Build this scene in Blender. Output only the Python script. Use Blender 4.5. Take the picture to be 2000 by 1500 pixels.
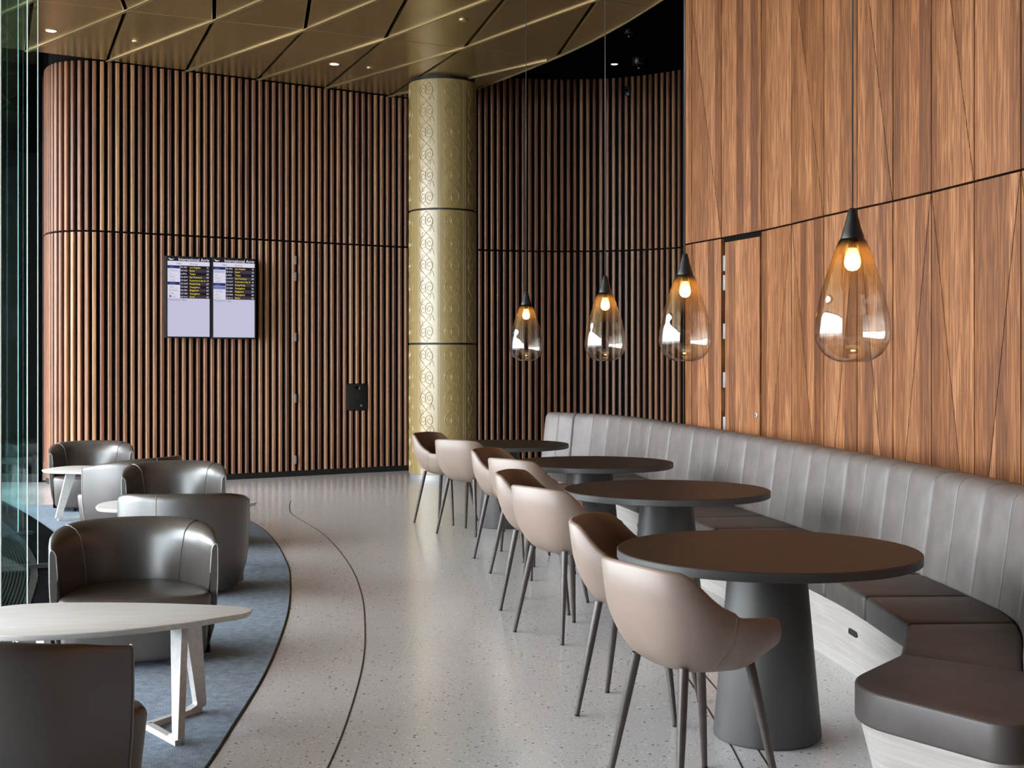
import bpy, bmesh, math, random
from mathutils import Vector, Matrix
random.seed(7)
for o in list(bpy.data.objects): bpy.data.objects.remove(o)
SC = bpy.context.scene; COL = SC.collection
PI = math.pi
# ------------------------------------------------------------------ camera, world, light, exposure
FPX, HOR, EYE = 2545.0, 702.5, 1.506
cd = bpy.data.cameras.new('camera'); cam = bpy.data.objects.new('camera', cd); COL.objects.link(cam)
cam.location = (0, 0, EYE); cam.rotation_euler = (PI/2, 0, 0)
cd.sensor_width = 36; cd.lens = FPX/2000*36; cd.shift_y = -(750-HOR)/2000; cd.clip_end = 200
SC.camera = cam
vs = SC.view_settings
SC.display_settings.display_device = 'sRGB'
vs.view_transform = 'Standard'; vs.look = 'None'; vs.gamma = 1; vs.use_curve_mapping = False
vs.exposure = -0.12
SKY_STRENGTH = 22.0
w = bpy.data.worlds.new('sky'); SC.world = w; w.use_nodes = True
bg = w.node_tree.nodes['Background']; bg.inputs[0].default_value = (0.93, 0.945, 1.03, 1); bg.inputs[1].default_value = SKY_STRENGTH
try:
    SC.cycles.max_bounces = 10; SC.cycles.transparent_max_bounces = 24; SC.cycles.use_denoising = True
    SC.cycles.sample_clamp_indirect = 6
except Exception: pass
def portal(name, a, b, h0, h1):
    l = bpy.data.lights.new(name, 'AREA'); l.shape = 'RECTANGLE'; l.cycles.is_portal = True
    a = Vector(a); b = Vector(b); d = (b-a); l.size = d.length; l.size_y = h1-h0
    o = bpy.data.objects.new(name, l); COL.objects.link(o)
    n = Vector((d.y, -d.x)).normalized()          # inward side: right of a->b
    X = Vector((d.x, d.y, 0)).normalized(); Z = Vector((-n.x, -n.y, 0)); Y = Z.cross(X)
    o.matrix_world = Matrix(((X.x, Y.x, Z.x, (a.x+b.x)/2), (X.y, Y.y, Z.y, (a.y+b.y)/2), (X.z, Y.z, Z.z, (h0+h1)/2), (0, 0, 0, 1)))
portal('daylight_portal', (-2.92, 1.2), (-2.85, 6.2), 0.05, 5.0)
portal('daylight_portal', (-2.85, 6.2), (-6.3, 14.6), 0.05, 5.0)
def spot(loc, aim, power, size, col, blend=.6):
    l = bpy.data.lights.new('spotlight', 'SPOT'); l.energy = power; l.spot_size = math.radians(size); l.spot_blend = blend; l.color = col
    l.shadow_soft_size = .05
    o = bpy.data.objects.new('spotlight', l); COL.objects.link(o); o.location = loc
    o.rotation_euler = (Vector(aim)-Vector(loc)).to_track_quat('-Z', 'Y').to_euler()
WARM = (1, .72, .45)
# ceiling wall-washers of the dark slot, in front of the plank wall
for (x, y, tx, ty) in ((1.2, 10.5, 1.85, 10.7), (1.6, 9.1, 2.3, 9.2), (1.9, 7.7, 2.6, 7.9), (2.1, 6.4, 2.8, 6.6)):
    spot((x, y, 5.3), (tx, ty, 3.4), 210, 75, WARM)
# ------------------------------------------------------------------ helpers
def P(px, py, z): return Vector(((px-1000)*z/FPX, z, EYE-(py-HOR)*z/FPX))
def tag(o, label=None, cat=None, group=None, kind=None):
    if label: o['label'] = label
    if cat: o['category'] = cat
    if group: o['group'] = group
    if kind: o['kind'] = kind
    return o
def empty(name, loc=(0, 0, 0), rz=0):
    o = bpy.data.objects.new(name, None); COL.objects.link(o); o.location = loc; o.rotation_euler = (0, 0, rz); o.empty_display_size = .1
    return o
def mk(name, me, mat=None, parent=None, smooth=False):
    if mat and not me.materials: me.materials.append(mat)
    if smooth:
        for p in me.polygons: p.use_smooth = True
    o = bpy.data.objects.new(name, me); COL.objects.link(o)
    if parent: o.parent = parent
    return o
def pyd(vs_, fs): 
    me = bpy.data.meshes.new('m'); me.from_pydata([tuple(v) for v in vs_], [], fs); me.update(); return me
def fixn(me):
    bm = bmesh.new(); bm.from_mesh(me); bmesh.ops.remove_doubles(bm, verts=bm.verts, dist=1e-5)
    bmesh.ops.recalc_face_normals(bm, faces=bm.faces); bm.to_mesh(me); bm.free(); return me
def smooth_by(me, ang=40):
    for p in me.polygons: p.use_smooth = True
    try: me.set_sharp_from_angle(angle=math.radians(ang))
    except Exception: pass
    return me
def prism_me(poly, z0, z1, bev=0, seg=2, top_poly=None):
    n = len(poly); tp = top_poly or poly
    vs_ = [(x, y, z0) for x, y in poly]+[(x, y, z1) for x, y in tp]
    fs = [tuple(range(n))[::-1], tuple(range(n, 2*n))]+[(i, (i+1) % n, n+(i+1) % n, n+i) for i in range(n)]
    me = fixn(pyd(vs_, fs))
    if bev:
        bm = bmesh.new(); bm.from_mesh(me)
        es = [e for e in bm.edges if len(e.link_faces) == 2 and e.calc_face_angle(0) > .5]
        bmesh.ops.bevel(bm, geom=es, offset=bev, segments=seg, profile=.5, affect='EDGES', clamp_overlap=True)
        bm.to_mesh(me); bm.free(); smooth_by(me, 35)
    return me
def box_me(sx, sy, sz, c=(0, 0, 0), bev=0, seg=2):
    x, y, z = sx/2, sy/2, sz/2
    me = prism_me([(-x, -y), (x, -y), (x, y), (-x, y)], -z, z, bev, seg)
    me.transform(Matrix.Translation(c)); return me
def grid_me(rows, closed_u=False, capend=False):
    n = len(rows[0]); vs_ = [p for r in rows for p in r]; fs = []
    for i in range(len(rows)-1):
        for j in range(n if closed_u else n-1):
            k = (j+1) % n; fs.append((i*n+j, i*n+k, (i+1)*n+k, (i+1)*n+j))
    if capend: fs += [tuple(range(n)), tuple(range((len(rows)-1)*n, len(rows)*n))[::-1]]
    return fixn(pyd(vs_, fs))
def lathe_me(prof, n=32, cap=True):
    rows = [[(r*math.cos(2*PI*k/n), r*math.sin(2*PI*k/n), z) for k in range(n)] for r, z in prof]
    return grid_me(rows, True, cap)
def tube_me(pts, r, n=8, closed=False):
    pts = [Vector(p) for p in pts]; rows = []; prev = None
    for i, p in enumerate(pts):
        t = (pts[min(i+1, len(pts)-1)]-pts[max(i-1, 0)]).normalized()
        if prev is None: prev = t.orthogonal().normalized()
        a = (prev-t*prev.dot(t)).normalized(); prev = a; b = t.cross(a)
        rr = r[i] if isinstance(r, (list, tuple)) else r
        rows.append([p+a*rr*math.cos(2*PI*k/n)+b*rr*math.sin(2*PI*k/n) for k in range(n)])
    return grid_me(rows, True, True)
def bar_me(a, b, w0, w1, t, side, bev=.004):
    """tapered flat bar a->b: width w0->w1 along side, thickness t"""
    a, b = Vector(a), Vector(b); d = (b-a).normalized(); s = Vector(side); s = (s-d*s.dot(d)).normalized(); n = d.cross(s)
    vs_ = []
    for p, w_ in ((a, w0), (b, w1)):
        vs_ += [p+s*w_/2+n*t/2, p-s*w_/2+n*t/2, p-s*w_/2-n*t/2, p+s*w_/2-n*t/2]
    return fixn(pyd(vs_, [(0, 1, 2, 3), (7, 6, 5, 4)]+[(i, (i+1) % 4, 4+(i+1) % 4, 4+i) for i in range(4)]))
def join_me(ms):
    bm = bmesh.new()
    for m in ms: bm.from_mesh(m)
    me = bpy.data.meshes.new('m'); bm.to_mesh(me); bm.free(); return me
def catmull(pts, per=12):
    pts = [Vector(p) for p in pts]; out = []
    for i in range(len(pts)-1):
        p0 = pts[i-1] if i else 2*pts[0]-pts[1]; p1, p2 = pts[i], pts[i+1]
        p3 = pts[i+2] if i+2 < len(pts) else 2*pts[-1]-pts[-2]
        # centripetal-ish: plain uniform is fine for these spacings
        for k in range(per):
            t = k/per
            out.append(.5*((2*p1)+(p2-p0)*t+(2*p0-5*p1+4*p2-p3)*t*t+(3*p1-p0-3*p2+p3)*t**3))
    out.append(pts[-1]); return out
class Path:
    def __init__(s, pts, per=12):
        s.p = catmull(pts, per); s.l = [0]
        for a, b in zip(s.p, s.p[1:]): s.l.append(s.l[-1]+(b-a).length)
        s.L = s.l[-1]
    def at(s, d):
        d = max(0, min(s.L, d))
        lo, hi = 0, len(s.l)-2
        while lo < hi:
            m = (lo+hi+1)//2
            if s.l[m] <= d: lo = m
            else: hi = m-1
        i = lo; t = (d-s.l[i])/max(1e-9, s.l[i+1]-s.l[i])
        return s.p[i].lerp(s.p[i+1], t)
    def tan(s, d): return (s.at(min(s.L, d+.04))-s.at(max(0, d-.04))).normalized()
    def find_px(s, px, step=.01):
        best = None; k = 0
        while k*step <= s.L:
            q = s.at(k*step); e = abs(1000+FPX*q.x/q.y-px)
            if q.y > 0 and (best is None or e < best[0]): best = (e, k*step)
            k += 1
        return best[1]
    def find_y(s, y):
        k = min(range(1001), key=lambda i: abs(s.at(s.L*i/1000).y-y)); return s.L*k/1000
def smoothstep(a, b, x):
    t = max(0, min(1, (x-a)/(b-a))); return t*t*(3-2*t)
# ------------------------------------------------------------------ materials
def new_mat(name):
    m = bpy.data.materials.new(name); m.use_nodes = True; nt = m.node_tree
    return m, nt, nt.nodes['Principled BSDF']
def N(nt, t, **kw):
    n = nt.nodes.new(t)
    for k, v in kw.items(): setattr(n, k, v)
    return n
def L(nt, a, b): nt.links.new(a, b)
def coords(nt, scale, kind='Object', offset_random=False):
    tc = N(nt, 'ShaderNodeTexCoord'); mp = N(nt, 'ShaderNodeMapping'); mp.inputs['Scale'].default_value = scale
    L(nt, tc.outputs[kind], mp.inputs['Vector'])
    if offset_random:
        oi = N(nt, 'ShaderNodeObjectInfo'); ml = N(nt, 'ShaderNodeVectorMath', operation='SCALE'); ml.inputs[0].default_value = (37, 53, 91)
        L(nt, oi.outputs['Random'], ml.inputs['Scale']); L(nt, ml.outputs[0], mp.inputs['Location'])
    return mp.outputs[0]
def ramp(nt, fac, stops):
    r = N(nt, 'ShaderNodeValToRGB'); e = r.color_ramp.elements
    while len(e) > 1: e.remove(e[-1])
    e[0].position = stops[0][0]; e[0].color = (*stops[0][1], 1)
    for p, c in stops[1:]:
        q = e.new(p); q.color = (*c, 1)
    L(nt, fac, r.inputs[0]); return r.outputs[0]
def bump(nt, b, h, strength, dist=.002):
    n = N(nt, 'ShaderNodeBump'); n.inputs['Strength'].default_value = strength; n.inputs['Distance'].default_value = dist
    L(nt, h, n.inputs['Height']); L(nt, n.outputs[0], b.inputs['Normal'])
def plain(name, col, rough=.5, metal=0, spec=.5, noise=0, nscale=8, bmp=0, bscale=200):
    m, nt, b = new_mat(name)
    b.inputs['Base Color'].default_value = (*col, 1); b.inputs['Roughness'].default_value = rough; b.inputs['Metallic'].default_value = metal
    b.inputs['Specular IOR Level'].default_value = spec
    if noise:
        v = coords(nt, (1, 1, 1)); t = N(nt, 'ShaderNodeTexNoise'); t.inputs['Scale'].default_value = nscale; t.inputs['Detail'].default_value = 5; L(nt, v, t.inputs['Vector'])
        c = ramp(nt, t.outputs[0], [(.3, tuple(x*(1-noise) for x in col)), (.7, tuple(min(1, x*(1+noise)) for x in col))])
        L(nt, c, b.inputs['Base Color'])
    if bmp:
        v = coords(nt, (1, 1, 1)); t = N(nt, 'ShaderNodeTexNoise'); t.inputs['Scale'].default_value = bscale; t.inputs['Detail'].default_value = 3; L(nt, v, t.inputs['Vector'])
        bump(nt, b, t.outputs[0], bmp)
    return m
def emit(name, col, s):
    m = bpy.data.materials.new(name); m.use_nodes = True; nt = m.node_tree; nt.nodes.clear()
    e = N(nt, 'ShaderNodeEmission'); e.inputs[0].default_value = (*col, 1); e.inputs[1].default_value = s
    o = N(nt, 'ShaderNodeOutputMaterial'); L(nt, e.outputs[0], o.inputs[0]); return m
def glass(name, tint, refl=1.0, base_refl=.06, rough=0.0, grad=None, wav=0):
    m = bpy.data.materials.new(name); m.use_nodes = True; nt = m.node_tree; nt.nodes.clear()
    t = N(nt, 'ShaderNodeBsdfTransparent'); t.inputs[0].default_value = (*tint, 1)
    g = N(nt, 'ShaderNodeBsdfGlossy'); g.inputs['Roughness'].default_value = rough; g.inputs[0].default_value = (refl, refl, refl, 1)
    ge = N(nt, 'ShaderNodeNewGeometry'); dt = N(nt, 'ShaderNodeVectorMath', operation='DOT_PRODUCT'); L(nt, ge.outputs['Normal'], dt.inputs[0]); L(nt, ge.outputs['Incoming'], dt.inputs[1])
    ab = N(nt, 'ShaderNodeMath', operation='ABSOLUTE'); L(nt, dt.outputs['Value'], ab.inputs[0])
    om = N(nt, 'ShaderNodeMath', operation='SUBTRACT'); om.inputs[0].default_value = 1; L(nt, ab.outputs[0], om.inputs[1])
    pw = N(nt, 'ShaderNodeMath', operation='POWER'); L(nt, om.outputs[0], pw.inputs[0]); pw.inputs[1].default_value = 5
    f = N(nt, 'ShaderNodeMath', operation='MULTIPLY_ADD'); L(nt, pw.outputs[0], f.inputs[0]); f.inputs[1].default_value = .7; f.inputs[2].default_value = base_refl
    mx = N(nt, 'ShaderNodeMixShader'); o = N(nt, 'ShaderNodeOutputMaterial')
    L(nt, f.outputs[0], mx.inputs[0]); L(nt, t.outputs[0], mx.inputs[1]); L(nt, g.outputs[0], mx.inputs[2]); L(nt, mx.outputs[0], o.inputs[0])
    if grad:
        tc = N(nt, 'ShaderNodeTexCoord'); sp = N(nt, 'ShaderNodeSeparateXYZ'); L(nt, tc.outputs['Object'], sp.inputs[0])
        # the path through the wall of the glass gets longer towards its outline
        p3 = N(nt, 'ShaderNodeMath', operation='POWER'); L(nt, om.outputs[0], p3.inputs[0]); p3.inputs[1].default_value = 3.5
        gm = N(nt, 'ShaderNodeMix', data_type='RGBA'); L(nt, p3.outputs[0], gm.inputs[0]); L(nt, ramp(nt, sp.outputs['Z'], grad), gm.inputs[6]); gm.inputs[7].default_value = (.16, .11, .075, 1)
        L(nt, gm.outputs[2], t.inputs[0])
        tr = N(nt, 'ShaderNodeBsdfTranslucent'); tr.inputs[0].default_value = (.95, .55, .2, 1); m2 = N(nt, 'ShaderNodeMixShader')
        L(nt, ramp(nt, sp.outputs['Z'], [(.0, (0, 0, 0)), (.27, (0, 0, 0)), (.40, (.10, .10, .10)), (.46, (.10, .10, .10)), (.49, (0, 0, 0))]), m2.inputs[0]); L(nt, t.outputs[0], m2.inputs[1]); L(nt, tr.outputs[0], m2.inputs[2]); L(nt, m2.outputs[0], mx.inputs[1])
    if wav:
        v = coords(nt, (1, 1, 1), offset_random=True); nz = N(nt, 'ShaderNodeTexNoise'); nz.inputs['Scale'].default_value = 6; nz.inputs['Detail'].default_value = 1; L(nt, v, nz.inputs['Vector'])
        bn = N(nt, 'ShaderNodeBump'); bn.inputs['Strength'].default_value = wav; bn.inputs['Distance'].default_value = .02; L(nt, nz.outputs[0], bn.inputs['Height'])
        L(nt, bn.outputs[0], g.inputs['Normal'])
    return m
# --- slat wood: tone differs from slat to slat
def slat_mat():
    m, nt, b = new_mat('slat_wood')
    v = coords(nt, (30, 30, 1.2), offset_random=True)
    t = N(nt, 'ShaderNodeTexNoise'); t.inputs['Scale'].default_value = 1.5; t.inputs['Detail'].default_value = 6; L(nt, v, t.inputs['Vector'])
    oi = N(nt, 'ShaderNodeObjectInfo')
    base = ramp(nt, oi.outputs['Random'], [(0, (.14, .055, .029)), (.25, (.25, .105, .05)), (.5, (.35, .165, .075)), (.75, (.19, .07, .036)), (1, (.40, .21, .10))])
    g = ramp(nt, t.outputs[0], [(.3, (.6, .6, .6)), (.7, (1.2, 1.2, 1.2))])
    mx = N(nt, 'ShaderNodeMix', data_type='RGBA', blend_type='MULTIPLY'); mx.inputs[0].default_value = 1
    L(nt, base, mx.inputs[6]); L(nt, g, mx.inputs[7]); L(nt, mx.outputs[2], b.inputs['Base Color'])
    b.inputs['Roughness'].default_value = .40; b.inputs['Specular IOR Level'].default_value = .5; bump(nt, b, t.outputs[0], .15)
    return m
def plank_mat():
    m, nt, b = new_mat('plank_wood')
    uv = N(nt, 'ShaderNodeUVMap'); oi = N(nt, 'ShaderNodeObjectInfo')
    sp = N(nt, 'ShaderNodeSeparateXYZ'); L(nt, uv.outputs[0], sp.inputs[0])
    off = N(nt, 'ShaderNodeMath', operation='MULTIPLY_ADD'); L(nt, oi.outputs['Random'], off.inputs[0]); off.inputs[1].default_value = 3.7; L(nt, sp.outputs[0], off.inputs[2])
    st = N(nt, 'ShaderNodeMath', operation='DIVIDE'); L(nt, off.outputs[0], st.inputs[0]); st.inputs[1].default_value = .115
    fl = N(nt, 'ShaderNodeMath', operation='FLOOR'); L(nt, st.outputs[0], fl.inputs[0])
    wn = N(nt, 'ShaderNodeTexWhiteNoise', noise_dimensions='1D'); L(nt, fl.outputs[0], wn.inputs['W'])
    # grain coordinates, shifted per stave
    cv = N(nt, 'ShaderNodeCombineXYZ'); L(nt, sp.outputs[0], cv.inputs[0]); L(nt, sp.outputs[1], cv.inputs[1])
    sh = N(nt, 'ShaderNodeMath', operation='MULTIPLY'); L(nt, wn.outputs['Value'], sh.inputs[0]); sh.inputs[1].default_value = 40; L(nt, sh.outputs[0], cv.inputs[2])
    mp = N(nt, 'ShaderNodeMapping'); mp.inputs['Scale'].default_value = (17, .5, 1); L(nt, cv.outputs[0], mp.inputs['Vector'])
    nz = N(nt, 'ShaderNodeTexNoise'); nz.inputs['Scale'].default_value = 1.3; nz.inputs['Detail'].default_value = 3; nz.inputs['Distortion'].default_value = .12; L(nt, mp.outputs[0], nz.inputs['Vector'])
    rm = N(nt, 'ShaderNodeMath', operation='MULTIPLY'); L(nt, nz.outputs[0], rm.inputs[0]); rm.inputs[1].default_value = 44
    sn = N(nt, 'ShaderNodeMath', operation='SINE'); L(nt, rm.outputs[0], sn.inputs[0])
    mp2 = N(nt, 'ShaderNodeMapping'); mp2.inputs['Scale'].default_value = (160, 5, 1); L(nt, cv.outputs[0], mp2.inputs['Vector'])
    n2 = N(nt, 'ShaderNodeTexNoise'); n2.inputs['Scale'].default_value = 1; n2.inputs['Detail'].default_value = 4; L(nt, mp2.outputs[0], n2.inputs['Vector'])
    base = ramp(nt, wn.outputs['Value'], [(0, (.165, .058, .017)), (.35, (.265, .104, .034)), (.7, (.375, .168, .072)), (1, (.30, .112, .035))])
    g1 = ramp(nt, sn.outputs[0], [(0, (.66, .60, .56)), (.5, (1, 1, 1)), (1, (1.14, 1.16, 1.18))])
    g2 = ramp(nt, n2.outputs[0], [(.3, (.62, .58, .55)), (.6, (1.1, 1.1, 1.1))])
    m1 = N(nt, 'ShaderNodeMix', data_type='RGBA', blend_type='MULTIPLY'); m1.inputs[0].default_value = 1; L(nt, base, m1.inputs[6]); L(nt, g1, m1.inputs[7])
    m2 = N(nt, 'ShaderNodeMix', data_type='RGBA', blend_type='MULTIPLY'); m2.inputs[0].default_value = 1; L(nt, m1.outputs[2], m2.inputs[6]); L(nt, g2, m2.inputs[7])
    L(nt, m2.outputs[2], b.inputs['Base Color']); b.inputs['Roughness'].default_value = .5; b.inputs['Specular IOR Level'].default_value = .36; bump(nt, b, n2.outputs[0], .12)
    return m
def terrazzo_mat():
    m, nt, b = new_mat('terrazzo')
    v = coords(nt, (1, 1, 1))
    def chips(scale, thr, seed):
        mp = N(nt, 'ShaderNodeMapping'); mp.inputs['Location'].default_value = (seed, seed*1.7, 0); L(nt, v, mp.inputs['Vector'])
        vo = N(nt, 'ShaderNodeTexVoronoi'); vo.inputs['Scale'].default_value = scale; L(nt, mp.outputs[0], vo.inputs['Vector'])
        wn = N(nt, 'ShaderNodeSeparateColor'); L(nt, vo.outputs['Color'], wn.inputs[0])
        r = N(nt, 'ShaderNodeMath', operation='MULTIPLY'); L(nt, wn.outputs[0], r.inputs[0]); r.inputs[1].default_value = thr
        lt = N(nt, 'ShaderNodeMath', operation='LESS_THAN'); L(nt, vo.outputs['Distance'], lt.inputs[0]); L(nt, r.outputs[0], lt.inputs[1])
        g = N(nt, 'ShaderNodeMath', operation='GREATER_THAN'); L(nt, wn.outputs[1], g.inputs[0]); g.inputs[1].default_value = .45
        mu = N(nt, 'ShaderNodeMath', operation='MULTIPLY'); L(nt, lt.outputs[0], mu.inputs[0]); L(nt, g.outputs[0], mu.inputs[1])
        return mu.outputs[0]
    n = N(nt, 'ShaderNodeTexNoise'); n.inputs['Scale'].default_value = 90; n.inputs['Detail'].default_value = 4; L(nt, v, n.inputs['Vector'])
    c = ramp(nt, n.outputs[0], [(.3, (.50, .485, .485)), (.7, (.65, .635, .635))])
    for sc, th, sd, col in ((42, .33, 3, (.74, .72, .70)), (56, .30, 11, (.30, .27, .255)), (36, .24, 23, (.12, .10, .095)), (30, .14, 37, (.75, .74, .72))):
        mx = N(nt, 'ShaderNodeMix', data_type='RGBA'); L(nt, chips(sc, th, sd), mx.inputs[0]); L(nt, c, mx.inputs[6]); mx.inputs[7].default_value = (*col, 1); c = mx.outputs[2]
    L(nt, c, b.inputs['Base Color']); b.inputs['Roughness'].default_value = .17; b.inputs['Specular IOR Level'].default_value = .5
    return m
def carpet_mat():
    m, nt, b = new_mat('carpet_pile')
    v = coords(nt, (1, 1, 1))
    n = N(nt, 'ShaderNodeTexNoise'); n.inputs['Scale'].default_value = 22; n.inputs['Detail'].default_value = 8; n.inputs['Roughness'].default_value = .75; L(nt, v, n.inputs['Vector'])
    n2 = N(nt, 'ShaderNodeTexNoise'); n2.inputs['Scale'].default_value = 260; n2.inputs['Detail'].default_value = 2; L(nt, v, n2.inputs['Vector'])
    L(nt, ramp(nt, n.outputs[0], [(.3, (.125, .162, .21)), (.7, (.315, .365, .435))]), b.inputs['Base Color'])
    b.inputs['Roughness'].default_value = .95; b.inputs['Specular IOR Level'].default_value = .1; bump(nt, b, n2.outputs[0], .8, .004)
    return m
def column_mat():
    m, nt, b = new_mat('embossed_gold')
    b.inputs['Base Color'].default_value = (.29, .208, .082, 1); b.inputs['Metallic'].default_value = .0; b.inputs['Roughness'].default_value = .3; b.inputs['Specular IOR Level'].default_value = .9
    return m
def pale_wood_mat():
    m, nt, b = new_mat('pale_wood')
    v = coords(nt, (1.2, 1.2, 26)); n = N(nt, 'ShaderNodeTexNoise'); n.inputs['Scale'].default_value = 2; n.inputs['Detail'].default_value = 4; n.inputs['Distortion'].default_value = .6; L(nt, v, n.inputs['Vector'])
    L(nt, ramp(nt, n.outputs[0], [(.3, (.335, .305, .285)), (.7, (.43, .40, .375))]), b.inputs['Base Color']); b.inputs['Roughness'].default_value = .5; return m
def tabletop_mat():
    m, nt, b = new_mat('dark_veneer')
    v = coords(nt, (1.5, 22, 1)); n = N(nt, 'ShaderNodeTexNoise'); n.inputs['Scale'].default_value = 3; n.inputs['Detail'].default_value = 5; L(nt, v, n.inputs['Vector'])
    L(nt, ramp(nt, n.outputs[0], [(.3, (.018, .010, .007)), (.7, (.028, .015, .010))]), b.inputs['Base Color']); b.inputs['Roughness'].default_value = .45; b.inputs['Specular IOR Level'].default_value = .2; return m
def whitewood_mat():
    m, nt, b = new_mat('whitewashed_ash')
    v = coords(nt, (3, 40, 40)); n = N(nt, 'ShaderNodeTexNoise'); n.inputs['Scale'].default_value = 1.5; n.inputs['Detail'].default_value = 4; L(nt, v, n.inputs['Vector'])
    L(nt, ramp(nt, n.outputs[0], [(.3, (.50, .47, .45)), (.7, (.61, .585, .565))]), b.inputs['Base Color']); b.inputs['Roughness'].default_value = .42; return m
M = dict(
    slat=slat_mat(), plank=plank_mat(), terrazzo=terrazzo_mat(), carpet=carpet_mat(), column=column_mat(), pale=pale_wood_mat(), veneer=tabletop_mat(), ash=whitewood_mat(),
    black=plain('black_paint', (.006, .006, .006), .6), backing=plain('dark_backing', (.005, .0035, .003), .9, spec=.1), soffit=plain('black_soffit', (.0012, .0012, .0012), .9, spec=.02),
    gold=plain('gold_metal', (.40, .285, .12), .27, .75, noise=.05, nscale=2), goldtrim=plain('gold_trim', (.62, .48, .26), .3, .8), 
    darkleather=plain('dark_leather', (.056, .046, .042), .34, spec=.85, noise=.12, nscale=5, bmp=.06, bscale=350), piping=plain('pale_piping', (.30, .28, .265), .5),
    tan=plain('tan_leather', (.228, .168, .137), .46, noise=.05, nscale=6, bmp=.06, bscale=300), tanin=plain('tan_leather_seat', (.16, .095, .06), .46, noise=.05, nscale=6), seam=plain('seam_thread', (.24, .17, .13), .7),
    legwood=plain('dark_leg_wood', (.055, .042, .036), .38, noise=.2, nscale=30), pedestal=plain('charcoal_metal', (.050, .048, .046), .48, noise=.05, nscale=5), edge=plain('table_edge', (.045, .043, .041), .45),
    seatnubuck=plain('dark_taupe_nubuck', (.058, .047, .044), .50, noise=.18, nscale=9, bmp=.08, bscale=250),
    nubuck=plain('grey_nubuck', (.135, .115, .108), .52, noise=.16, nscale=9, bmp=.08, bscale=250), steel=plain('satin_steel', (.40, .40, .40), .4, .6), rubber=plain('rubber', (.012, .012, .012), .6),
    fin=glass('fin_glass', (.87, .97, .965)), finedge=plain('polished_glass_edge', (.62, .74, .72), .25), pane=glass('clear_glass', (.93, .96, .95)),
    darkglass=plain('dark_glass', (.0015, .002, .002), .06, spec=.03), grille=plain('black_aluminium', (.022, .022, .022), .35, .3), ground=plain('paving', (.28, .28, .27), .9),
    plaster=plain('plaster', (.30, .28, .26), .8), frame=plain('mullion', (.03, .03, .03), .4),
    lampglass=glass('smoked_glass', (1, 1, 1), refl=1.0, base_refl=.11, rough=.0, wav=.25, grad=[(.0, (.98, .965, .94)), (.20, (.96, .93, .88)), (.33, (.93, .83, .68)), (.42, (.70, .47, .22)), (.475, (.22, .12, .045)), (.505, (.02, .013, .008)), (.53, (.01, .007, .004))]),
    bulb=emit('bulb_glow', (1, .62, .25), 26), cable=plain('grey_cable', (.06, .06, .06), .35), cap=plain('black_cap', (.012, .013, .016), .32),
    lamp=emit('downlight_glow', (1, .95, .85), 12), white=emit('screen_white', (.78, .76, .90), .95), dark=emit('screen_dark', (.018, .014, .022), 1), dark2=emit('screen_grey', (.06, .045, .06), 1), navy=emit('screen_navy', (.02, .03, .16), 1),
    yellow=emit('screen_yellow', (.85, .72, .06), 1), lilac=emit('screen_lilac', (.66, .64, .86), .9), ink=emit('screen_ink', (.25, .25, .34), 1), red=emit('screen_red', (.45, .05, .08), 1), blue=emit('screen_blue', (.16, .2, .5), 1))
# ------------------------------------------------------------------ setting: floor, ground, ceiling
o = mk('floor', prism_me([(-9.5, 19.5), (-9.5, 14.4), (-6.3, 14.2), (-4.35, 10.8), (-3.75, 9.36), (-3.15, 7.6), (-2.8, 6), (-2.8, -6.2), (5.2, -6.2), (5.2, 19.5)], -.1, 0), M['terrazzo']); tag(o, kind='structure')
o = mk('ground', prism_me([(-80, -80), (80, -80), (80, 80), (-80, 80)], -.35, -.25), M['ground']); tag(o, kind='structure')
ceil = mk('ceiling', prism_me([(-9.5, -6.2), (5.2, -6.2), (5.2, 19.5), (-9.5, 19.5)], 5.45, 5.6), M['soffit']); tag(ceil, kind='structure')
# wall_back : the curved slatted wall
WP = Path([(-5.95, 17.3), (-5.90, 16.6), (-5.74, 15.98), (-5.47, 15.56), (-5.12, 15.41), (-4.79, 15.50), (-4.0, 16.01), (-3.0, 16.66), (-2.0, 17.30), (-1.2, 17.78), (-.48, 18.08), (.12, 18.27), (.72, 18.34), (1.43, 18.25), (1.95, 17.98), (2.42, 17.6), (3.0, 17.0)], 14)
def wall_strip(path, off, thick, z0, z1, step=.1):
    n = int(path.L/step); A = []; B = []
    for i in range(n+1):
        d = path.L*i/n; p = path.at(d); t = path.tan(d); nn = Vector((t.y, -t.x)).normalized()
        A.append(p-nn*off); B.append(p-nn*(off+thick))
    rows = [[(a.x, a.y, z0), (a.x, a.y, z1), (b.x, b.y, z1), (b.x, b.y, z0)] for a, b in zip(A, B)]
    return grid_me(rows, True, True)
wb = mk('wall_back', wall_strip(WP, .055, .12, 0, 5.45), M['backing']); tag(wb, kind='structure')
pitch = .0905; sw, sd = .047, .046
JOINT = 3.03
def slat_mesh(h):
    return prism_me([(-sw/2, 0), (-sw/2, -sd+.010), (-sw/2+.010, -sd), (sw/2-.010, -sd), (sw/2, -sd+.010), (sw/2, 0)], 0, h)
me_lo, me_hi, me_hi2 = slat_mesh(JOINT-.012-.075), slat_mesh(5.045-JOINT-.012), slat_mesh(5.45-JOINT-.012)
for m_ in (me_lo, me_hi, me_hi2): m_.materials.append(M['slat'])
pn0, pn1 = None, None
d_panel = WP.find_px(698); d_half = .17
nsl = int((WP.L-.1)/pitch)
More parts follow.
